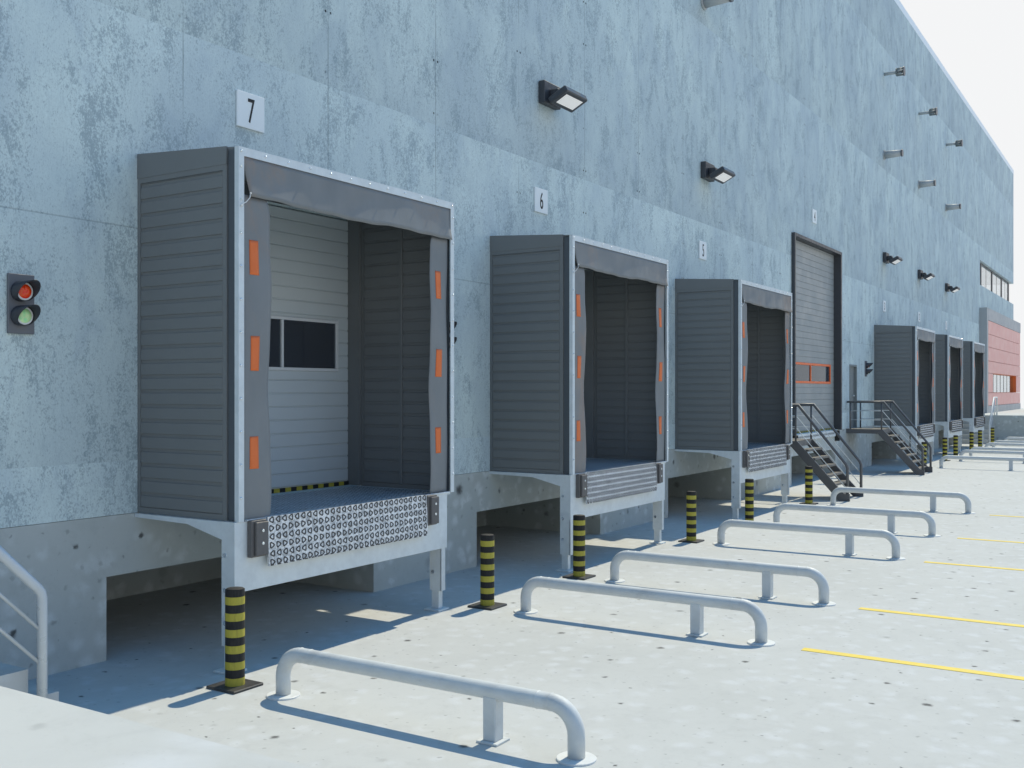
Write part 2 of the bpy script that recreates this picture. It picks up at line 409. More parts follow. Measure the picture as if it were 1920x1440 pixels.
# ---------------------------------------------------------------- ground
b = MB()
b.box(-25, 52.60, -60, 12.0, -.3, 0, 'ground'); g = b.build('ground'); tag(g, kind='structure')
b = MB(); b.box(52.80, 77.0, -60, 12, -.3, 1.29, 'ledge'); g = b.build('terrain'); tag(g, kind='structure')
b = MB(); b.box(52.60, 52.80, -60, W-.003, -.2, 1.292, 'plinth')
o = b.build('retaining_wall'); tag(o, 'low concrete retaining wall across the far end of the yard', 'wall')
b = MB(); b.box(-25, 2.25, -60, W-.003, .001, 1.29, 'ledge'); b.box(2.25, 3.38, 6.78, W-.003, .001, 1.289, 'ledge')
o = b.build('terrace'); tag(o, kind='structure')
# painted bay lines
for k, x in enumerate((9.55, 11.68, 15.35, 18.13, 21.83)):
    b = MB(); b.box(x-.055, x+.055, -14, 2.83, -.05, .004, 'line')
    o = b.build('bay_line'); tag(o, kind='structure')

# ---------------------------------------------------------------- warehouse
wh = thing('warehouse', 'long blue grey concrete warehouse with loading docks', 'building', (0, W, 0))
def world_child(mb, name, parent):
    """mesh built in world coordinates below a translated parent"""
    bmesh.ops.translate(mb.bm, verts=mb.bm.verts, vec=-Vector(parent.location))
    return mb.build(name, parent)
holes = [(c-1.553, c+1.553, 1.30, 4.42, .30) for n, c in DOCKS]
holes += [(25.95, 30.38, 1.30, 6.38, .22), (31.62, 32.47, 1.292, 3.20, .12)]
WIN = (57.9, BX1, 7.92, 9.21)
def facade():
    b = MB(); y = W
    hs = holes + [(WIN[0], WIN[1], WIN[2], WIN[3], .45)]
    xs = sorted({-8, BX1} | {h[0] for h in hs} | {h[1] for h in hs}); zs = sorted({1.29, TOP} | {h[2] for h in hs} | {h[3] for h in hs})
    ins = lambda x, z: any(h[0] < x < h[1] and h[2] < z < h[3] for h in hs)
    for x0, x1 in zip(xs, xs[1:]):
        for z0, z1 in zip(zs, zs[1:]):
            if not ins((x0+x1)/2, (z0+z1)/2): b.quad([(x0, y, z0), (x1, y, z0), (x1, y, z1), (x0, y, z1)], 'facade')
    for x0, x1, z0, z1, d in hs:
        open_end = x1 == BX1
        Y = y+d if not open_end else y+3
        b.quad([(x0, y, z0), (x0, Y, z0), (x0, Y, z1), (x0, y, z1)], 'facade')
        if not open_end: b.quad([(x1, y, z0), (x1, Y, z0), (x1, Y, z1), (x1, y, z1)], 'facade')
        b.quad([(x0, y, z0), (x1, y, z0), (x1, Y, z0), (x0, Y, z0)], 'facade')
        b.quad([(x0, y, z1), (x1, y, z1), (x1, Y, z1), (x0, Y, z1)], 'facade')
    # far gable, back and near end
    YB = W+30
    b.quad([(BX1, y, 1.29), (BX1, YB, 1.29), (BX1, YB, WIN[2]), (BX1, y, WIN[2])], 'facade')
    b.quad([(BX1, y, WIN[3]), (BX1, YB, WIN[3]), (BX1, YB, TOP), (BX1, y, TOP)], 'facade')
    b.quad([(BX1, y+3, WIN[2]), (BX1, YB, WIN[2]), (BX1, YB, WIN[3]), (BX1, y+3, WIN[3])], 'facade')
    b.quad([(-8, YB, 0), (BX1, YB, 0), (BX1, YB, TOP), (-8, YB, TOP)], 'facade')
    b.quad([(-8, y, 1.29), (-8, YB, 1.29), (-8, YB, TOP), (-8, y, TOP)], 'facade')
    bmesh.ops.remove_doubles(b.bm, verts=b.bm.verts, dist=.0005)
    return b
world_child(facade(), 'wall', wh)
b = MB(); b.box(-7.95, BX1-.05, W+.05, W+29.95, TOP-.1, TOP-.02, 'roof'); world_child(b, 'roof', wh)
b = MB(); b.box(-8.1, BX1+.1, W-.004, W+.4, TOP-.015, TOP+.25, 'coping'); world_child(b, 'coping', wh)
# plinth with the pits below the docks
b = MB()
PW = [(c-1.905, c+1.775) for n, c in DOCKS]; PW.insert(3, (25.9, 30.05))
ys = W+.001; xs = [-8] + [v for p in PW for v in p] + [BX1]
b.box(-8, BX1, ys, W+2.3, .745, 1.286, 'plinth')
for k in range(0, len(xs), 2): b.box(xs[k], xs[k+1], ys, W+2.3, -.1, .7449, 'plinth')
b.box(-8, BX1, W+2.3, W+2.5, -.1, 1.285, 'plinth')
world_child(b, 'plinth', wh)
# floor and room behind the doors
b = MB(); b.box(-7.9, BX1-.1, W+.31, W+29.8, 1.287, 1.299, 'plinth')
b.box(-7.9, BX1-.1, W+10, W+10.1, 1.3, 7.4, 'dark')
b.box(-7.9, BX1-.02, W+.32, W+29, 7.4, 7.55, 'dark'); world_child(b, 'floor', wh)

def sectional(name, x0, x1, z0, z1, y, mat, pitch, win, fmat, mull, parent):
    b = MB(); wz0, wz1, wx0, wx1 = win
    z = z0
    zz = [z0+.05]
    while zz[-1]+pitch < z1: zz.append(zz[-1]+pitch)
    zz.append(z1)
    for a, c in zip(zz, zz[1:]):
        a_, c_ = a+.006, c-.006
        for (p, q) in ([(x0, x1)] if (c_ <= wz0 or a_ >= wz1) else []):
            b.box(p, q, y, y+.04, a_, c_, mat, .004)
        if not (c_ <= wz0 or a_ >= wz1):
            b.box(x0, wx0, y, y+.04, a_, c_, mat, .004); b.box(wx1, x1, y, y+.04, a_, c_, mat, .004)
            if a_ < wz0: b.box(wx0, wx1, y, y+.04, a_, wz0, mat, .002)
            if c_ > wz1: b.box(wx0, wx1, y, y+.04, wz1, c_, mat, .002)
    # backing sheet around the window
    for p, q, r_, s in ((x0, wx0, z0, z1), (wx1, x1, z0, z1), (wx0, wx1, z0, wz0), (wx0, wx1, wz1, z1)):
        b.box(p, q, y+.012, y+.035, r_, s, mat)
    d = world_child(b, name, parent)
    # striped safety edge
    n = max(int((x1-x0)/.085), 4)
    b = MB()
    for k in range(n):
        a = x0+(x1-x0)*k/n; b.box(a, a+(x1-x0)/n, y-.012, y+.03, z0-.004, z0+.045, 'yellow' if k % 2 else 'black')
    e = b.build('safety_edge', d); e.location = -Vector(parent.location)
    b = MB(); f = .035 if fmat == 'white' else .06
    b.box(wx0, wx1, y-.02, y+.02, wz1-f, wz1, fmat, .004); b.box(wx0, wx1, y-.02, y+.02, wz0, wz0+f, fmat, .004)
    for xm in [wx0] + mull + [wx1-f]: b.box(xm, xm+f, y-.018, y+.02, wz0+f, wz1-f, fmat, .004)
    e = b.build('window_frame', d); e.location = -Vector(parent.location)
    b = MB(); b.box(wx0+.01, wx1-.01, y+.005, y+.01, wz0+.01, wz1-.01, 'glass')
    e = b.build('pane', d); e.location = -Vector(parent.location)
    return d
for n, c in DOCKS:
    sectional('loading_door', c-1.53, c+1.50, 1.30, 4.41, W+.16, 'door', .147, (2.63, 3.22, c-1.35, c+1.315), 'white', [c-.47, c+.40], wh)
    for x0, x1 in ((c-1.552, c-1.53), (c+1.50, c+1.552)):
        b = MB(); b.box(x0, x1, W-.003, W+.2, 1.3, 4.419, 'panel'); world_child(b, 'door_jamb', wh)
sectional('gate', 26.0, 30.33, 1.30, 6.36, W+.12, 'gate', .165, (2.62, 3.17, 26.1, 29.95), 'orange_frame', [27.95], wh)
b = MB()
b.box(25.89, 25.97, W-.09, W+.2, 1.29, 6.44, 'lamp'); b.box(30.33, 30.44, W-.09, W+.2, 1.29, 6.44, 'lamp'); b.box(25.97, 30.33, W-.09, W+.2, 6.36, 6.44, 'lamp')
world_child(b, 'gate_frame', wh)
b = MB(); b.box(31.63, 32.46, W+.07, W+.11, 1.30, 3.19, 'pdoor', .004)
d = world_child(b, 'door', wh)
b = MB(); b.box(32.30, 32.34, W+.03, W+.07, 2.25, 2.29, 'galv'); b.box(32.20, 32.34, W+.02, W+.035, 2.26, 2.28, 'galv')
e = b.build('handle', d); e.location = -Vector(wh.location)
b = MB()
for p in ((31.62, 31.65), (32.44, 32.47)): b.box(p[0], p[1], W-.015, W+.119, 1.295, 3.16, 'pdoor')
b.box(31.62, 32.47, W-.015, W+.119, 3.16, 3.215, 'pdoor'); world_child(b, 'door_frame', wh)
# ribbon window that wraps round the far corner
b = MB(); z0, z1 = WIN[2], WIN[3]; yw = W+.18; xe = BX1-.9
b.box(58.0, xe, yw-.03, yw+.04, z0+.001, z0+.07, 'lamp'); b.box(58.0, xe, yw-.03, yw+.04, z1-.07, z1-.001, 'lamp')
for x in (59.3, 63.5, 67.6): b.box(x, x+.30, yw-.025, yw+.035, z0+.07, z1-.07, 'lamp')
for x in (61.4, 65.6, 69.4): b.box(x, x+.04, yw-.006, yw+.012, z0+.07, z1-.07, 'lamp')
b.box(xe-.35, xe, yw-.03, yw+.04, z0+.07, z1-.07, 'lamp')
b.box(xe-.07, xe, yw+.04, W+2.99, z0+.001, z0+.07, 'lamp'); b.box(xe-.07, xe, yw+.04, W+2.99, z1-.07, z1-.001, 'lamp')
for y in (yw+.04, W+1.5, W+2.93): b.box(xe-.07, xe, y, y+.06, z0+.07, z1-.07, 'lamp')
f = world_child(b, 'ribbon_window', wh)
b = MB(); b.box(58.05, xe-.08, yw, yw+.01, z0+.02, z1-.02, 'glass_clear'); e = b.build('pane', f); e.location = -Vector(wh.location)
b = MB(); b.box(xe-.04, xe-.03, yw+.1, W+2.93, z0+.07, z1-.07, 'glass_clear'); e = b.build('pane', f); e.location = -Vector(wh.location)

# red entrance block at the far end
en = thing('entrance_block', 'pinkish red clad entrance block at the far end of the warehouse', 'building', (57.7, W, 1.29))
YF = 7.62; x0, x1 = 57.7, 72.5; ez0, ez1 = 1.291, 6.72
b = MB()
b.box(x0, x0+.45, YF-.02, W-.004, ez0, ez1, 'grey_clad'); b.box(x0+.45, x1, YF-.02, W-.004, ez1-.62, ez1, 'grey_clad')
b.box(x0+.45, x1, YF-.02, W-.004, ez0, ez0+.36, 'grey_clad'); world_child(b, 'frame', en)
b = MB(); wx0, wx1, wz0, wz1 = 60.1, 70.4, 2.33, 3.36
for k in range(4):
    a = ez0+.36+.93*k+.012 + (0 if k == 0 else .0); c = ez0+.36+.93*(k+1)-.012 if k < 3 else ez1-.62
    a = [ez0+.372, 2.34, 3.37, 4.72][k]; c = [2.32, 3.35, 4.70, 6.09][k]
    if k == 1: b.box(x0+.47, wx0, YF, W-.004, a, c, 'red_clad', .006); b.box(wx1, x1-.02, YF, W-.004, a, c, 'red_clad', .006)
    elif k == 2:
        b.box(x0+.47, x1-.02, YF, W-.004, a, 3.98, 'red_clad', .006); b.box(x0+.47, x1-.02, YF, W-.004, 4.0, 4.70, 'red_clad', .006)
    elif k == 3:
        b.box(x0+.47, x1-.02, YF, W-.004, a, 5.38, 'red_clad', .006); b.box(x0+.47, x1-.02, YF, W-.004, 5.40, c, 'red_clad', .006)
    else: b.box(x0+.47, x1-.02, YF, W-.004, a, c, 'red_clad', .006)
world_child(b, 'cladding', en)
b = MB()
b.box(wx1-.02, wx1-.003, YF+.01, W-.01, wz0, wz1, 'orange'); b.box(wx0, wx0+.02, YF+.01, W-.01, wz0, wz1, 'orange')
b.box(wx0, wx1, YF+.01, W-.01, wz1-.02, wz1, 'orange'); b.box(wx0, wx1, YF+.01, W-.01, wz0, wz0+.02, 'orange')
x = wx0+.02
while x < wx1-.1: b.box(x, x+.05, YF+.175, YF+.197, wz0+.02, wz1-.02, 'lamp'); x += 1.46
f = world_child(b, 'window', en)
b = MB(); b.box(wx0+.02, wx1-.02, YF+.185, YF+.195, wz0+.02, wz1-.02, 'glass_clear'); e = b.build('pane', f); e.location = -Vector(en.location)

# ---------------------------------------------------------------- dock shelters (built about the dock centre, x = 0)
def cloth(pts_fn, nu, nv, th, mat, name, parent):
    bm = bmesh.new(); A = []; B = []
    for i in range(nu+1):
        ra = []; rb = []
        for j in range(nv+1):
            p = Vector(pts_fn(i/nu, j/nv)); ra.append(bm.verts.new(p)); rb.append(bm.verts.new(p+Vector((0, th, 0))))
        A.append(ra); B.append(rb)
    for i in range(nu):
        for j in range(nv):
            for G, rev in ((A, 0), (B, 1)):
                q = [G[i][j], G[i+1][j], G[i+1][j+1], G[i][j+1]]
                f = bm.faces.new(q[::-1] if rev else q); f.smooth = True
    for i in range(nu):
        bm.faces.new((A[i][0], B[i][0], B[i+1][0], A[i+1][0])); bm.faces.new((A[i][nv], A[i+1][nv], B[i+1][nv], B[i][nv]))
    for j in range(nv):
        bm.faces.new((A[0][j], A[0][j+1], B[0][j+1], B[0][j])); bm.faces.new((A[nu][j], B[nu][j], B[nu][j+1], A[nu][j+1]))
    mb = MB(); mb.bm.free(); mb.bm = bm; mb.mats = [mat]
    return mb.build(name, parent)

def make_shelter():
    root = thing('dock_shelter', 'x', 'dock shelter', (0, 0, 0), 'dock shelters along the facade')
    hw = 1.575; zt_w, zt_f = 4.575, 4.49; zb = 1.29; yw = W-.004; yp = F+.145
    def topz(y): return zt_f + (zt_w-zt_f)*(y-F)/(W-F)
    for s in (-1, 1):
        b = MB(); xo = s*hw; xi = s*(hw-.03)
        a, c = sorted((xo-s*.008, xi+s*.006))
        b.prism([(yp, zb), (yw, zb), (yw, topz(yw)-.012), (yp, topz(yp)-.012)], 'x', a, c, 'panel')
        z = zb+.055; ztop = 4.30
        for sd in (0, 1):
            o0, o1 = (sorted((xo+s*.003, xo-s*.012)) if sd == 0 else sorted((xi-s*.004, xi+s*.010)))
            # border frame
            b.box(o0, o1, yp, yp+.05, zb+.002, 4.36, 'panel'); b.box(o0, o1, yw-.04, yw-.0005, zb+.002, 4.36, 'panel')
            b.box(o0, o1, yp+.05, yw-.04, zb+.002, zb+.05, 'panel'); b.box(o0, o1, yp+.05, yw-.04, 4.305, 4.36, 'panel')
            if sd == 1: b.box(*sorted((xi-s*.022, xi+s*.01)), 7.335, 7.385, zb+.05, 4.305, 'panel', .004)
            zz = zb+.056; k = 0
            while zz < 4.30:
                b.box(o0, o1, yp+.054, yw-.044, zz, min(zz+.102, 4.30), 'panel', .003); zz += .134
        b.build('side_panel', root)
    b = MB()
    b.prism([(F+.03, topz(F+.03)-.03), (yw, topz(yw)-.03), (yw, topz(yw)), (F+.03, topz(F+.03))], 'x', -hw+.012, hw-.012, 'panel')
    for s in (-1, 1):   # side flashing of the roof
        a, c = sorted((s*(hw-.012), s*(hw+.008)))
        b.prism([(yp, 4.352), (yw-.001, 4.352), (yw-.001, topz(yw)+.004), (yp, topz(yp)+.004)], 'x', a, c, 'panel')
    b.build('roof_panel', root)
    b = MB(); b.box(-hw+.04, hw-.04, yw-.03, yw-.002, 4.40, 4.53, 'profile'); b.build('lintel_shade_strip', root)  # added dark strip, paints shade into the gap behind the header curtain
    # dark profile behind the zinc frame
    b = MB()
    for s in (-1, 1): b.box(*sorted((s*(hw-.035), s*(hw-.012))), F+.05, yp-.006, zb, zt_f-.01, 'profile')
    b.box(-hw+.035, hw-.035, F+.05, F+.09, zt_f-.11, zt_f-.01, 'profile')
    b.build('frame_profile', root)
    b = MB(); t = .062
    for s in (-1, 1):
        b.box(*sorted((s*hw, s*(hw-t))), F, F+.006, zb-.003, zt_f-.0745, 'galv'); b.box(*sorted((s*(hw-.004), s*hw)), F+.006, F+.05, zb-.003, zt_f, 'galv')
        z = zb+.2
        while z < 4.35: b.ball((s*(hw-.024), F-.002, z), .0125, 'galv_edge'); z += .283
    b.box(-hw, hw, F, F+.006, zt_f-.0745, zt_f, 'galv'); b.box(-hw, hw, F+.006, F+.05, zt_f-.004, zt_f, 'galv')
    x = -hw+.03
    while x < hw: b.ball((x, F-.002, zt_f-.035), .0125, 'galv_edge'); x += .28
    b.build('front_frame', root)
    # header curtain: wavy, pulled in at its left corner
    rnd = random.Random(3)
    def hd(u, v):
        x = -hw+t-.01+u*(2*hw-2*t+.01); z1 = zt_f-.07
        droop = .009*math.sin(u*9+.8)+.005*math.sin(u*21)+.003*math.sin(u*51+1)
        zb_ = 4.068+droop+.035*max(0, .12-u)/.12*0
        z = z1+(zb_-z1)*v
        x += .075*v*max(0, 1-u*9)
        y = F+.008 + .007*v*math.sin(u*14+v*2) + .004*math.sin(u*37+v*5)*v - .022*v*v + .008*math.sin(u*6)*v
        return (x, y, z)
    h = cloth(hd, 60, 8, .004, 'fabric', 'header_curtain', root)
    b = MB(); xl = -hw+t+.035
    b.tube([(xl+.01, F-.028, 4.10), (xl, F-.032, 4.06), (xl-.03, F-.02, 4.02), (xl-.06, F-.006, 4.0), (xl-.075, F-.008, 3.985)], .004, 'flange', 6)
    b.ball((xl+.01, F-.032, 4.10), .010, 'flange'); b.ball((xl-.07, F-.006, 3.985), .011, 'flange')
    b.build('tie_cord', root)
    for s in (-1, 1):
        def sc(u, v):
            x0 = s*(hw-t+.005) if s < 0 else hw-.105
            x1 = s*(hw-.375) if s < 0 else hw-.415
            z = 4.09+(1.265-4.09)*v if s < 0 else 4.09+(1.30-4.09)*v
            if s > 0: x0 += .006*math.sin(v*17)+.008*math.sin(v*7+1); 
            wv = .005*math.sin(v*11+s)+.004*math.sin(v*29)
            x = x0+(x1-x0)*u+wv*u
            if v < .03: x = x0+(x-x0)*(1-.12*u*(1-v/.03))
            y = F+.012+.008*math.sin(v*8+u*3)+.010*u*math.sin(v*13) + (0 if s < 0 else .01)
            return (x, y, z)
        c = cloth(sc, 8, 50, .004, 'fabric', 'side_curtain', root)
        mx0 = -1.435 if s < 0 else 1.262
        for zc, hh in ((3.56, .30), (2.71 if s > 0 else 2.73, .30), (1.87, .28)):
            def mk(u, v, zc=zc, hh=hh):
                x = mx0+.10*u; z = zc-hh/2+hh*v
                zlo = 1.265 if s < 0 else 1.30
                vv = (z-4.09)/(zlo-4.09)
                x0 = s*(hw-t+.005) if s < 0 else hw-.105; x1 = s*(hw-.375) if s < 0 else hw-.415
                uu = min(max((x-x0)/(x1-x0), 0), 1)
                return (x, sc(uu, vv)[1]-.0035, z)
            k = cloth(mk, 4, 12, .003, 'orange', 'reflective_strip', c)
            k.matrix_parent_inverse = Matrix()
    return root

# loading platform below each shelter
def ring_tri(b, cx, cz, s, dirn, place3, mo='groove', r_o=.031, r_i=.0175):
    """rounded triangular ridge; place3 maps 2D + height to 3D"""
    def loop(r):
        out = []
        for k in range(3):
            a = 2*math.pi*k/3 + (0 if dirn > 0 else math.pi)
            for da in (-.42, 0, .42): out.append((cx-.004*dirn+1.02*r*math.cos(a+da)*(1.08 if da == 0 else .93), cz+r*math.sin(a+da)*(1.08 if da == 0 else .93)))
        return out
    O, I = loop(r_o), loop(r_i); n = len(O); bm = b.bm; i = b.mi(mo)
    vo = [bm.verts.new(place3(*p, .003)) for p in O]; vi = [bm.verts.new(place3(*p, .003)) for p in I]
    v0 = [bm.verts.new(place3(*p, -.001)) for p in O]; v1 = [bm.verts.new(place3(*p, -.001)) for p in I]
    for k in range(n):
        q = (k+1) % n
        for f in ((vo[k], vo[q], vi[q], vi[k]), (v0[k], v0[q], vo[q], vo[k]), (vi[k], vi[q], v1[q], v1[k])):
            bm.faces.new(f).material_index = i

def make_platform():
    root = thing('loading_platform', 'x', 'loading platform', (0, 0, 0), 'steel loading platforms below the shelters')
    L, Rr = -1.61, 1.46
    b = MB()
    b.box(L, Rr, F+.012, F+.03, .685, 1.286, 'galv', .002)
    b.box(L, L+.014, F+.03, F+.17, .685, 1.286, 'galv'); b.box(Rr-.014, Rr, F+.03, F+.17, .685, 1.286, 'galv')
    b.build('front_plate', root)
    for s, X in ((-1, L+.002), (1, Rr-.016)):
        b = MB()
        b.prism([(F+.17, .9), (F+.17, 1.13), (7.25, 1.235), (W-.004, 1.25), (W-.004, 1.284), (F+.03, 1.284), (F+.03, .9)], 'x', X, X+.014, 'galv')
        b.build('side_beam', root)
    b = MB(); b.box(-1.56, 1.545, F+.03, W+.15, 1.262, 1.2835, 'deck'); b.build('floor_plate', root)
    b = MB(); b.box(-1.50, 1.50, F+.0, W+.145, 1.2837, 1.298, 'deck')
    for r in range(19):
        for c in range(37):
            ring_tri(b, -1.46+c*.0788, F+.04+r*.0765, 0, 1 if r % 2 else -1, lambda x, y, h: (x, y, 1.2985+h*.15), 'deck_ring', .033, .019)
    b.build('deck_plate', root)
    b = MB(); l0, l1, zb, zt = -1.275, 1.025, .875, 1.302
    def lipy(z): return F-.035-.02*(1-(z-zb)/(zt-zb))
    b.prism([(lipy(zb), zb), (lipy(zt), zt), (lipy(zt)+.10, zt), (lipy(zt)+.10, zt-.015), (lipy(zt)+.018, zt-.02), (lipy(zb)+.018, zb)], 'x', l0, l1, 'lip')
    for r in range(6):
        for c in range(29):
            cx = l0+.045+c*.0788; cz = zb+.032+r*.0735
            if cz > 1.285: continue
            ring_tri(b, cx, cz, 0, 1 if r % 2 == 0 else -1, lambda x, z, h: (x, lipy(z)-h, z))
    x = l0+.02
    while x < l1-.04:     # worn lower edge
        b.box(x, x+.035, lipy(zb)-.003, lipy(zb)+.01, zb+.001, zb+.011, 'groove'); x += .085
    b.build('dock_lip', root)
    for x0, x1 in ((-1.47, -1.295), (1.035, 1.20)):
        b = MB(); y0 = F-.075
        b.box(x0, x1, y0+.03, F+.012, .972, 1.29, 'bumper', .006); b.box(x0+.03, x1-.002, y0, y0+.03, .985, 1.275, 'bumper', .006)
        bp = b.build('rubber_bumper', root)
        for z in (1.09, 1.20):
            b = MB(); b.cyl(((x0+x1)/2+.014, y0+.002, z), ((x0+x1)/2+.014, y0-.008, z), .013, 'galv_edge', 10); b.build('bolt', bp)
    for s, X in ((-1, L+.004), (1, Rr-.10)):
        b = MB()
        b.box(X, X+.010, F+.02, F+.175, .22, 1.12, 'galv'); b.box(X, X+.07, F+.016, F+.0285, .22, .70, 'galv')
        b.box(X+.012, X+.082, F+.06, F+.16, .02, .60, 'galv', .004)
        b.box(X-.06, X+.14, F+.01, F+.21, 0, .02, 'galv', .003)
        for z in (.42, .70, 1.0): b.cyl((X-.008, F+.13, z), (X+.001, F+.13, z), .022, 'galv_edge', 8)
        b.build('leg', root)
    return root

names = {7: 'nearest and largest in view', 6: 'second from the camera, under number 6', 5: 'third from the camera',
         3: 'just beyond the second steel stair', 2: 'middle of the far three', 1: 'farthest, beside the red entrance block'}
sp = make_shelter(); pp = make_platform()
for k, (n, c) in enumerate(DOCKS):
    place(sp, k == 0, (c, 0, 0), 'slate grey ribbed dock shelter, ' + names[n])
    place(pp, k == 0, (c, 0, 0), 'steel loading platform with tread plate lip, ' + names[n].replace('and largest ', ''))

# flush leveller below the tall gate
t_ = thing('dock_leveller', 'flush steel dock leveller lip below the tall sectional gate', 'dock leveller', (28.1, W, 1.29))
b = MB(); b.box(26.1, 29.9, W-.05, W-.002, 1.12, 1.294, 'galv', .003)
for c in range(40): ring_tri(b, 26.2+c*.09, 1.21, 0, 1, lambda x, z, h: (x, W-.05-h, z))
world_child(b, 'lip', t_)
for x in (25.98, 29.98):
    b = MB(); b.box(x, x+.1, W-.12, W-.002, .98, 1.28, 'black', .006); world_child(b, 'rubber_bumper', t_)

# ---------------------------------------------------------------- number signs
def sign(n, x0, zc):
    t = thing('number_sign', f'pale square plate with black number {n} on the wall', 'sign', (x0+.188, W-.012, zc), 'number plates above the docks')
    b = MB(); b.box(-.188, .188, -.012, .010, -.183, .183, 'sign', .003); b.build('plate', t)
    cu = bpy.data.curves.new('n', 'FONT'); cu.body = str(n); cu.size = .345; cu.align_x = 'CENTER'; cu.align_y = 'CENTER'; cu.extrude = .002
    ob = bpy.data.objects.new('n', cu); col.objects.link(ob); bpy.context.view_layer.update()
    me = bpy.data.meshes.new_from_object(ob.evaluated_get(bpy.context.evaluated_depsgraph_get()))
    bpy.data.objects.remove(ob); bpy.data.curves.remove(cu)
    xs = [v.co.x for v in me.vertices]; ys = [v.co.y for v in me.vertices]
    cx, cy = (max(xs)+min(xs))/2, (max(ys)+min(ys))/2
    s = .25/(max(ys)-min(ys))
    me.transform(Matrix.Translation((0, -.0145, 0)) @ Matrix.Rotation(R(90), 4, 'X') @ Matrix.Diagonal((s*.56, s, 1, 1)) @ Matrix.Translation((-cx, -cy, 0)))
    me.materials.clear(); me.materials.append(M['ink'])
    d = bpy.data.objects.new('numeral', me); col.objects.link(d); d.parent = t
for n, x, z in ((7, 7.345, 5.285), (6, 13.215, 5.285), (5, 19.70, 5.285), (4, 27.70, 7.13), (3, 35.98, 5.285), (2, 41.86, 5.285), (1, 47.80, 5.285)): sign(n, x, z)

# ---------------------------------------------------------------- wall lamps
def make_lamp():
    t = thing('wall_lamp', 'x', 'lamp', (0, 0, 0), 'flood lamps on the facade')
    b = MB(); b.box(0, .50, -.115, -.003, -.17, .17, 'lamp', .012); b.build('wall_box', t)
    b = MB(); b.box(.15, .36, -.26, -.11, -.09, .06, 'lamp', .015); b.cyl((.10, -.255, -.05), (.42, -.255, -.05), .055, 'lamp', 16); b.build('arm', t)
    mt = Matrix.Translation((.27, -.37, -.105)) @ Matrix.Rotation(R(-27), 4, 'X')
    b = MB(); b.box(-.33, .33, -.165, .165, -.05, .055, 'lamp', .016, mt); 
    h = b.build('lamp_head', t)
    b = MB(); b.box(-.25, .25, -.10, .10, -.0545, -.047, 'lit', 0, mt); b.build('diffuser', h)
    return t
lp = make_lamp()
for k, (x, lb) in enumerate(((13.34, 'largest charcoal flood lamp, high above number 6'), (19.80, 'charcoal flood lamp above number 5, second from the camera'),
        (35.98, 'charcoal flood lamp above the first of the three far shelters'), (41.84, 'middle charcoal flood lamp of the far three'), (47.73, 'farthest and smallest charcoal flood lamp'))):
    place(lp, k == 0, (x, W, 6.92), lb)

# ---------------------------------------------------------------- drain pipes on the wall
def make_spout():
    t = thing('drain_spout', 'x', 'drain pipe', (0, 0, 0), 'tapered drain spouts')
    b = MB(); b.tube([(0, -.003, 0), (0, -.60, .0)], [.135, .105], 'pipe_grey', 24); b.build('pipe', t)
    b = MB(); b.tube([(0, -.002, 0), (0, -.035, 0)], .165, 'pipe_grey', 24); b.build('wall_flange', t)
    b = MB(); b.tube([(0, -.565, 0), (0, -.61, 0)], .120, 'stair', 24); b.build('end_ring', t)
    return t
q = make_spout()
for k, (x, lb) in enumerate(((19.97, 'short grey drain spout at the top edge of the view'), (36.17, 'nearest of the three far lower drain spouts'), (42.05, 'middle one of the three far lower drain spouts'), (47.95, 'farthest of the three far lower drain spouts'))):
    place(q, k == 0, (x, W, 10.40), lb)
def make_overflow():
    t = thing('overflow_pipe', 'x', 'drain pipe', (0, 0, 0), 'upper overflow pipes with guarded ends')
    b = MB(); b.cyl((0, -.003, 0), (0, -.64, 0), .055, 'pipe_grey', 16); b.build('pipe', t)
    b = MB()
    for k in range(10):
        a = 2*math.pi*k/10; c, s = math.cos(a)*.115, math.sin(a)*.115
        b.cyl((c, -.40, s), (c, -.64, s), .022, 'pdoor', 6)
    b.cyl((0, -.39, 0), (0, -.42, 0), .13, 'pdoor', 16); b.cyl((0, -.63, 0), (0, -.66, 0), .155, 'stair', 16)
    b.build('guard', t); return t
q = make_overflow()
for k, (x, lb) in enumerate(((36.2, 'nearest of the three overflow pipes high near the roof'), (42.07, 'middle one of the three overflow pipes near the roof'), (48.0, 'farthest of the three overflow pipes near the roof'))):
    place(q, k == 0, (x, W, 13.14), lb)

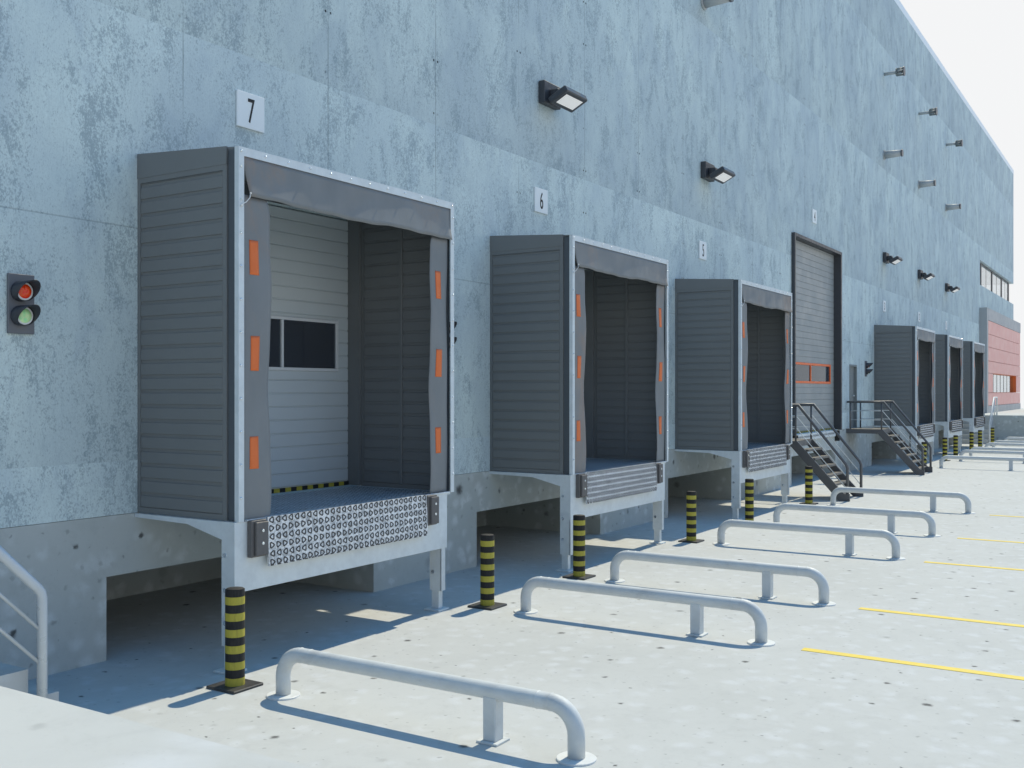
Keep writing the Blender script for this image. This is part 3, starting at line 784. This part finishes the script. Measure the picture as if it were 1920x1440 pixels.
# ---------------------------------------------------------------- signal lights
def make_signal():
    t = thing('signal_light', 'x', 'traffic light', (0, 0, 0), 'dock signal lights')
    b = MB(); b.box(-.115, .115, -.028, -.003, -.245, .245, 'tl_plate', .004); b.build('back_plate', t)
    for z, lm in ((.10, 'red_lens'), (-.10, 'green_lens')):
        b = MB(); b.cyl((-.012, -.02, z), (-.012, -.085, z), .080, 'tl_hood', 28); h = b.build('lamp_housing', t)
        b = MB(); b.tube([(-.012, -.082, z), (-.012, -.094, z), (-.012, -.102, z)], [.066, .058, .03], lm, 28); b.build('lens', h)
        b = MB(); b.tube([(-.012, -.084, z), (-.012, -.092, z)], [.0735, .0725], 'flange', 28); b.build('lens_rim', h)
        # hood: a tube cut off on a slant
        b = MB(); bm = b.bm; n = 28; i = b.mi('tl_hood'); rings = []
        for rr, off in ((.0865, 0), (.0825, 0)):
            A = []; B = []
            for k in range(n+1):
                a = -.32*math.pi + 1.64*math.pi*k/n
                lg = -.02+.165*(.5+.5*math.sin(a))
                A.append(bm.verts.new((rr*math.cos(a)-.012, -.028, z+rr*math.sin(a)))); B.append(bm.verts.new((rr*math.cos(a)-.012, -.09-lg, z+rr*math.sin(a))))
            rings.append((A, B))
        (A, B), (C, D) = rings
        for k in range(n):
            for f in ((A[k], A[k+1], B[k+1], B[k]), (C[k+1], C[k], D[k], D[k+1]), (B[k], B[k+1], D[k+1], D[k])):
                ff = bm.faces.new(f); ff.material_index = i; ff.smooth = True
        b.build('visor', h)
    return t
q = make_signal()
for k, (x, lb) in enumerate(((5.005, 'red and green signal light at the left edge of the view'), (10.88, 'signal light mostly hidden behind the nearest dock shelter'), (33.62, 'small signal light between the grey door and the far shelters'))):
    place(q, k == 0, (x, W, 3.12), lb)

# ---------------------------------------------------------------- bollards
def make_bollard():
    t = thing('bollard', 'x', 'bollard', (0, 0, 0), 'striped bollards in front of the docks')
    b = MB(); b.box(-.162, .162, -.162, .162, 0, .022, 'base_plate', .006); b.build('base_plate', t)
    b = MB(); r = .078; z = .022; n = 28
    for k in range(6):
        b.tube([(0, 0, z), (0, 0, z+.063)], r+.001, 'yellow', n, caps=False); z2 = z+.063
        top = z+.131 if k < 5 else .795
        b.tube([(0, 0, z2), (0, 0, top)], r, 'black', n, caps=False); z = top
    b.tube([(0, 0, .795), (0, 0, .803), (0, 0, .804)], [r, r-.012, .001], 'black', n)
    b.build('post', t); return t
q = make_bollard()
bx = [(5.87, 'black and yellow bollard nearest the camera, beside the left leg of the nearest platform'), (9.57, 'second nearest black and yellow bollard, right of the nearest dock'),
      (11.71, 'third nearest bollard, in front of the left leg of the second platform'), (15.46, 'fourth nearest bollard, right of the second dock'),
      (18.20, 'fifth bollard, in front of the third dock behind the barrier bends'), (21.94, 'sixth bollard, left of the first dark steel stair'),
      (34.5, 'bollard seen through the foot of the second dark steel stair'), (38.2, 'first free standing bollard right of the second steel stair'),
      (40.4, 'far bollard, second one right of the second steel stair'), (44.1, 'far bollard in front of the gap between the last two docks'),
      (46.35, 'next to last far bollard, in front of the farthest dock'), (50.05, 'farthest bollard, before the far concrete stairs')]
for k, (x, lb) in enumerate(bx): place(q, k == 0, (x, 6.37, 0), lb)

# ---------------------------------------------------------------- pipe barriers
def make_barrier():
    t = thing('pipe_barrier', 'x', 'barrier', (0, 0, 0), 'low pipe wheel guides on the paving')
    ya, yb, h, r, rb = 5.86, 3.23, .345, .058, .19
    pts = [(0, ya, .012), (0, ya, h-rb)]
    pts += [(0, ya-rb+rb*math.cos(a), h-rb+rb*math.sin(a)) for a in [math.pi/2*k/10 for k in range(1, 11)]]
    pts += [(0, yb+rb+.12, h), (0, yb+rb, h)]
    pts += [(0, yb+rb-rb*math.sin(a), h-rb+rb*math.cos(a)) for a in [math.pi/2*k/10 for k in range(1, 11)]]
    pts += [(0, yb, .012)]
    b = MB(); b.tube(pts, r, 'pipe', 24)
    for y in (ya-rb, yb+rb, ya-rb-.10, yb+rb+.10):
        b.tube([(0, y-.007, h), (0, y, h), (0, y+.007, h)], [r, r+.0035, r], 'pipe', 24, caps=False)
    b.build('pipe', t)
    for y in (ya, yb):
        b = MB(); b.tube([(0, y, 0), (0, y, .011), (0, y, .014)], [.132, .132, .128], 'flange', 32, smooth=False); b.build('flange', t)
    b = MB(); b.box(-.052, .052, 3.88-.052, 3.88+.052, .014, h-.03, 'pipe', .006); b.box(-.085, .085, 3.88-.085, 3.88+.085, 0, .016, 'pipe', .003)
    b.build('support_post', t)
    return t
q = make_barrier()
lbs = ['grey pipe wheel guide nearest the camera, bottom of the view', 'second nearest grey pipe wheel guide, right of the nearest dock', 'third nearest grey pipe wheel guide, in front of the second dock',
       'fourth grey pipe wheel guide, right of the second dock', 'fifth grey pipe wheel guide, in front of the third dock', 'sixth grey pipe wheel guide, in front of the first steel stair foot',
       'first of the six distant pipe wheel guides at the right edge', 'second of the six distant pipe wheel guides', 'third of the six distant pipe wheel guides', 'fourth of the six distant pipe wheel guides',
       'fifth of the six distant pipe wheel guides', 'farthest pipe wheel guide, before the retaining wall']
for k, x in enumerate((5.90, 9.56, 11.71, 15.43, 18.18, 21.95, 34.5, 38.2, 40.4, 44.1, 46.35, 50.05)): place(q, k == 0, (x, 0, 0), lbs[k])

# ---------------------------------------------------------------- steel stairs (x from 0 to 1.25)
def make_stair():
    t = thing('steel_stair', 'x', 'stairs', (0, 0, 0), 'dark steel stairs up to the dock level')
    wd = 1.25; yo = 6.92; zp = 1.29; yf = 5.86
    b = MB(); b.box(0, wd, yo, W-.003, zp-.012, zp, 'tread'); b.box(0, .05, yo, W-.003, zp-.13, zp-.0125, 'stair'); b.box(wd-.05, wd, yo, W-.003, zp-.13, zp-.0125, 'stair')
    b.box(.05, wd-.05, yo, yo+.05, zp-.13, zp-.0125, 'stair'); b.build('platform', t)
    for x in (0, wd-.05):
        b = MB(); b.prism([(yo, zp), (yo, zp-.13), (yo+.13, zp-.13), (yf+.13, 0), (yf-.10, 0), (yf-.10, .16), (yf+.02, .16)], 'x', x, x+.045, 'stair')
        b.build('stringer', t)
    n = 6
    for k in range(1, n+1):
        z = zp*(1-k/(n+1)); y = yo-(yo-yf)*(k/(n+1))
        b = MB(); b.box(.046, wd-.051, y-.10, y+.10, z-.05, z, 'tread', .004); b.build('tread', t)
    for x in (.022, wd-.028):
        b = MB(); hr = .80
        top = [(x, W-.02, zp+hr), (x, yo-.03, zp+hr), (x, yf-.02, .02+hr-.02), (x, yf-.05, .02+hr-.10), (x, yf-.05, .16)]
        b.tube(top, .032, 'stair', 12)
        b.build('handrail', t)
        b = MB()
        for y in (W-.12, yo+.03): b.cyl((x, y, zp), (x, y, zp+hr-.02), .022, 'stair', 8)
        b.build('posts', t) if False else b.build('rail_post', t)
        b = MB()
        for f in (.34, .67):
            b.tube([(x, W-.12, zp+hr*f), (x, yo, zp+hr*f), (x, yf-.04, .0+hr*f+.0)], .009, 'galv', 6)
        b.build('rail_bar', t)
    return t
q = make_stair()
place(q, True, (22.9, 0, 0), 'dark steel stair between the third dock and the tall gate')
place(q, False, (31.25, 0, 0), 'dark steel stair with landing at the narrow grey door')

# ---------------------------------------------------------------- concrete stairs with pale railings at both ends
s_ = thing('concrete_stairs', 'concrete steps at the left edge behind the pale railing', 'stairs', (3.4, 6.8, 0))
b = MB()
for k in range(6):
    z = .215*(k+1) - (.001 if k == 5 else 0); b.box(3.382 if k == 5 else 3.381, 4.58-.24*k, 6.80+.0005*k, W-.004, .001+.0003*k, z, 'stairs_c')
world_child(b, 'steps', s_)
s_ = thing('stair_railing', 'pale tube handrail at the left edge with two thin bars', 'railing', (4.40, 6.72, 0))
b = MB(); yr = 6.72
b.tube([(3.2, yr, 2.2), (4.36, yr, 1.01), (4.385, yr, .975), (4.395, yr, .93), (4.395, yr, 0)], .036, 'rail_w', 20); world_child(b, 'handrail', s_)
for z in (.705, .467):
    b = MB(); b.cyl((4.385, yr, z), (3.2, yr, z+1.19), .013, 'rail_w', 10); world_child(b, 'rail_bar', s_)
s_ = thing('concrete_stairs', 'concrete steps at the far end before the retaining wall', 'stairs', (51, 6.8, 0))
b = MB()
for k in range(6): b.box(50.95+.27*k, 52.597, 6.66+.0005*k, W-.004, .001+.0003*k, .215*(k+1)-.001, 'stairs_c')
world_child(b, 'steps', s_)
s_ = thing('stair_railing', 'pale railing on the far concrete steps', 'railing', (51, 6.60, 0))
b = MB(); b.tube([(51.05, 6.62, .0), (51.05, 6.62, .95), (52.5, 6.62, 2.12), (53.5, 6.62, 2.12), (53.5, 6.62, 1.29)], .035, 'flange', 8); world_child(b, 'handrail', s_)
b = MB(); b.tube([(51.05, 6.62, .5), (52.5, 6.62, 1.68), (53.5, 6.62, 1.68)], .015, 'flange', 6); b.cyl((52.65, 6.62, 1.29), (52.65, 6.62, 2.1), .025, 'flange', 8); world_child(b, 'rail_bar', s_)
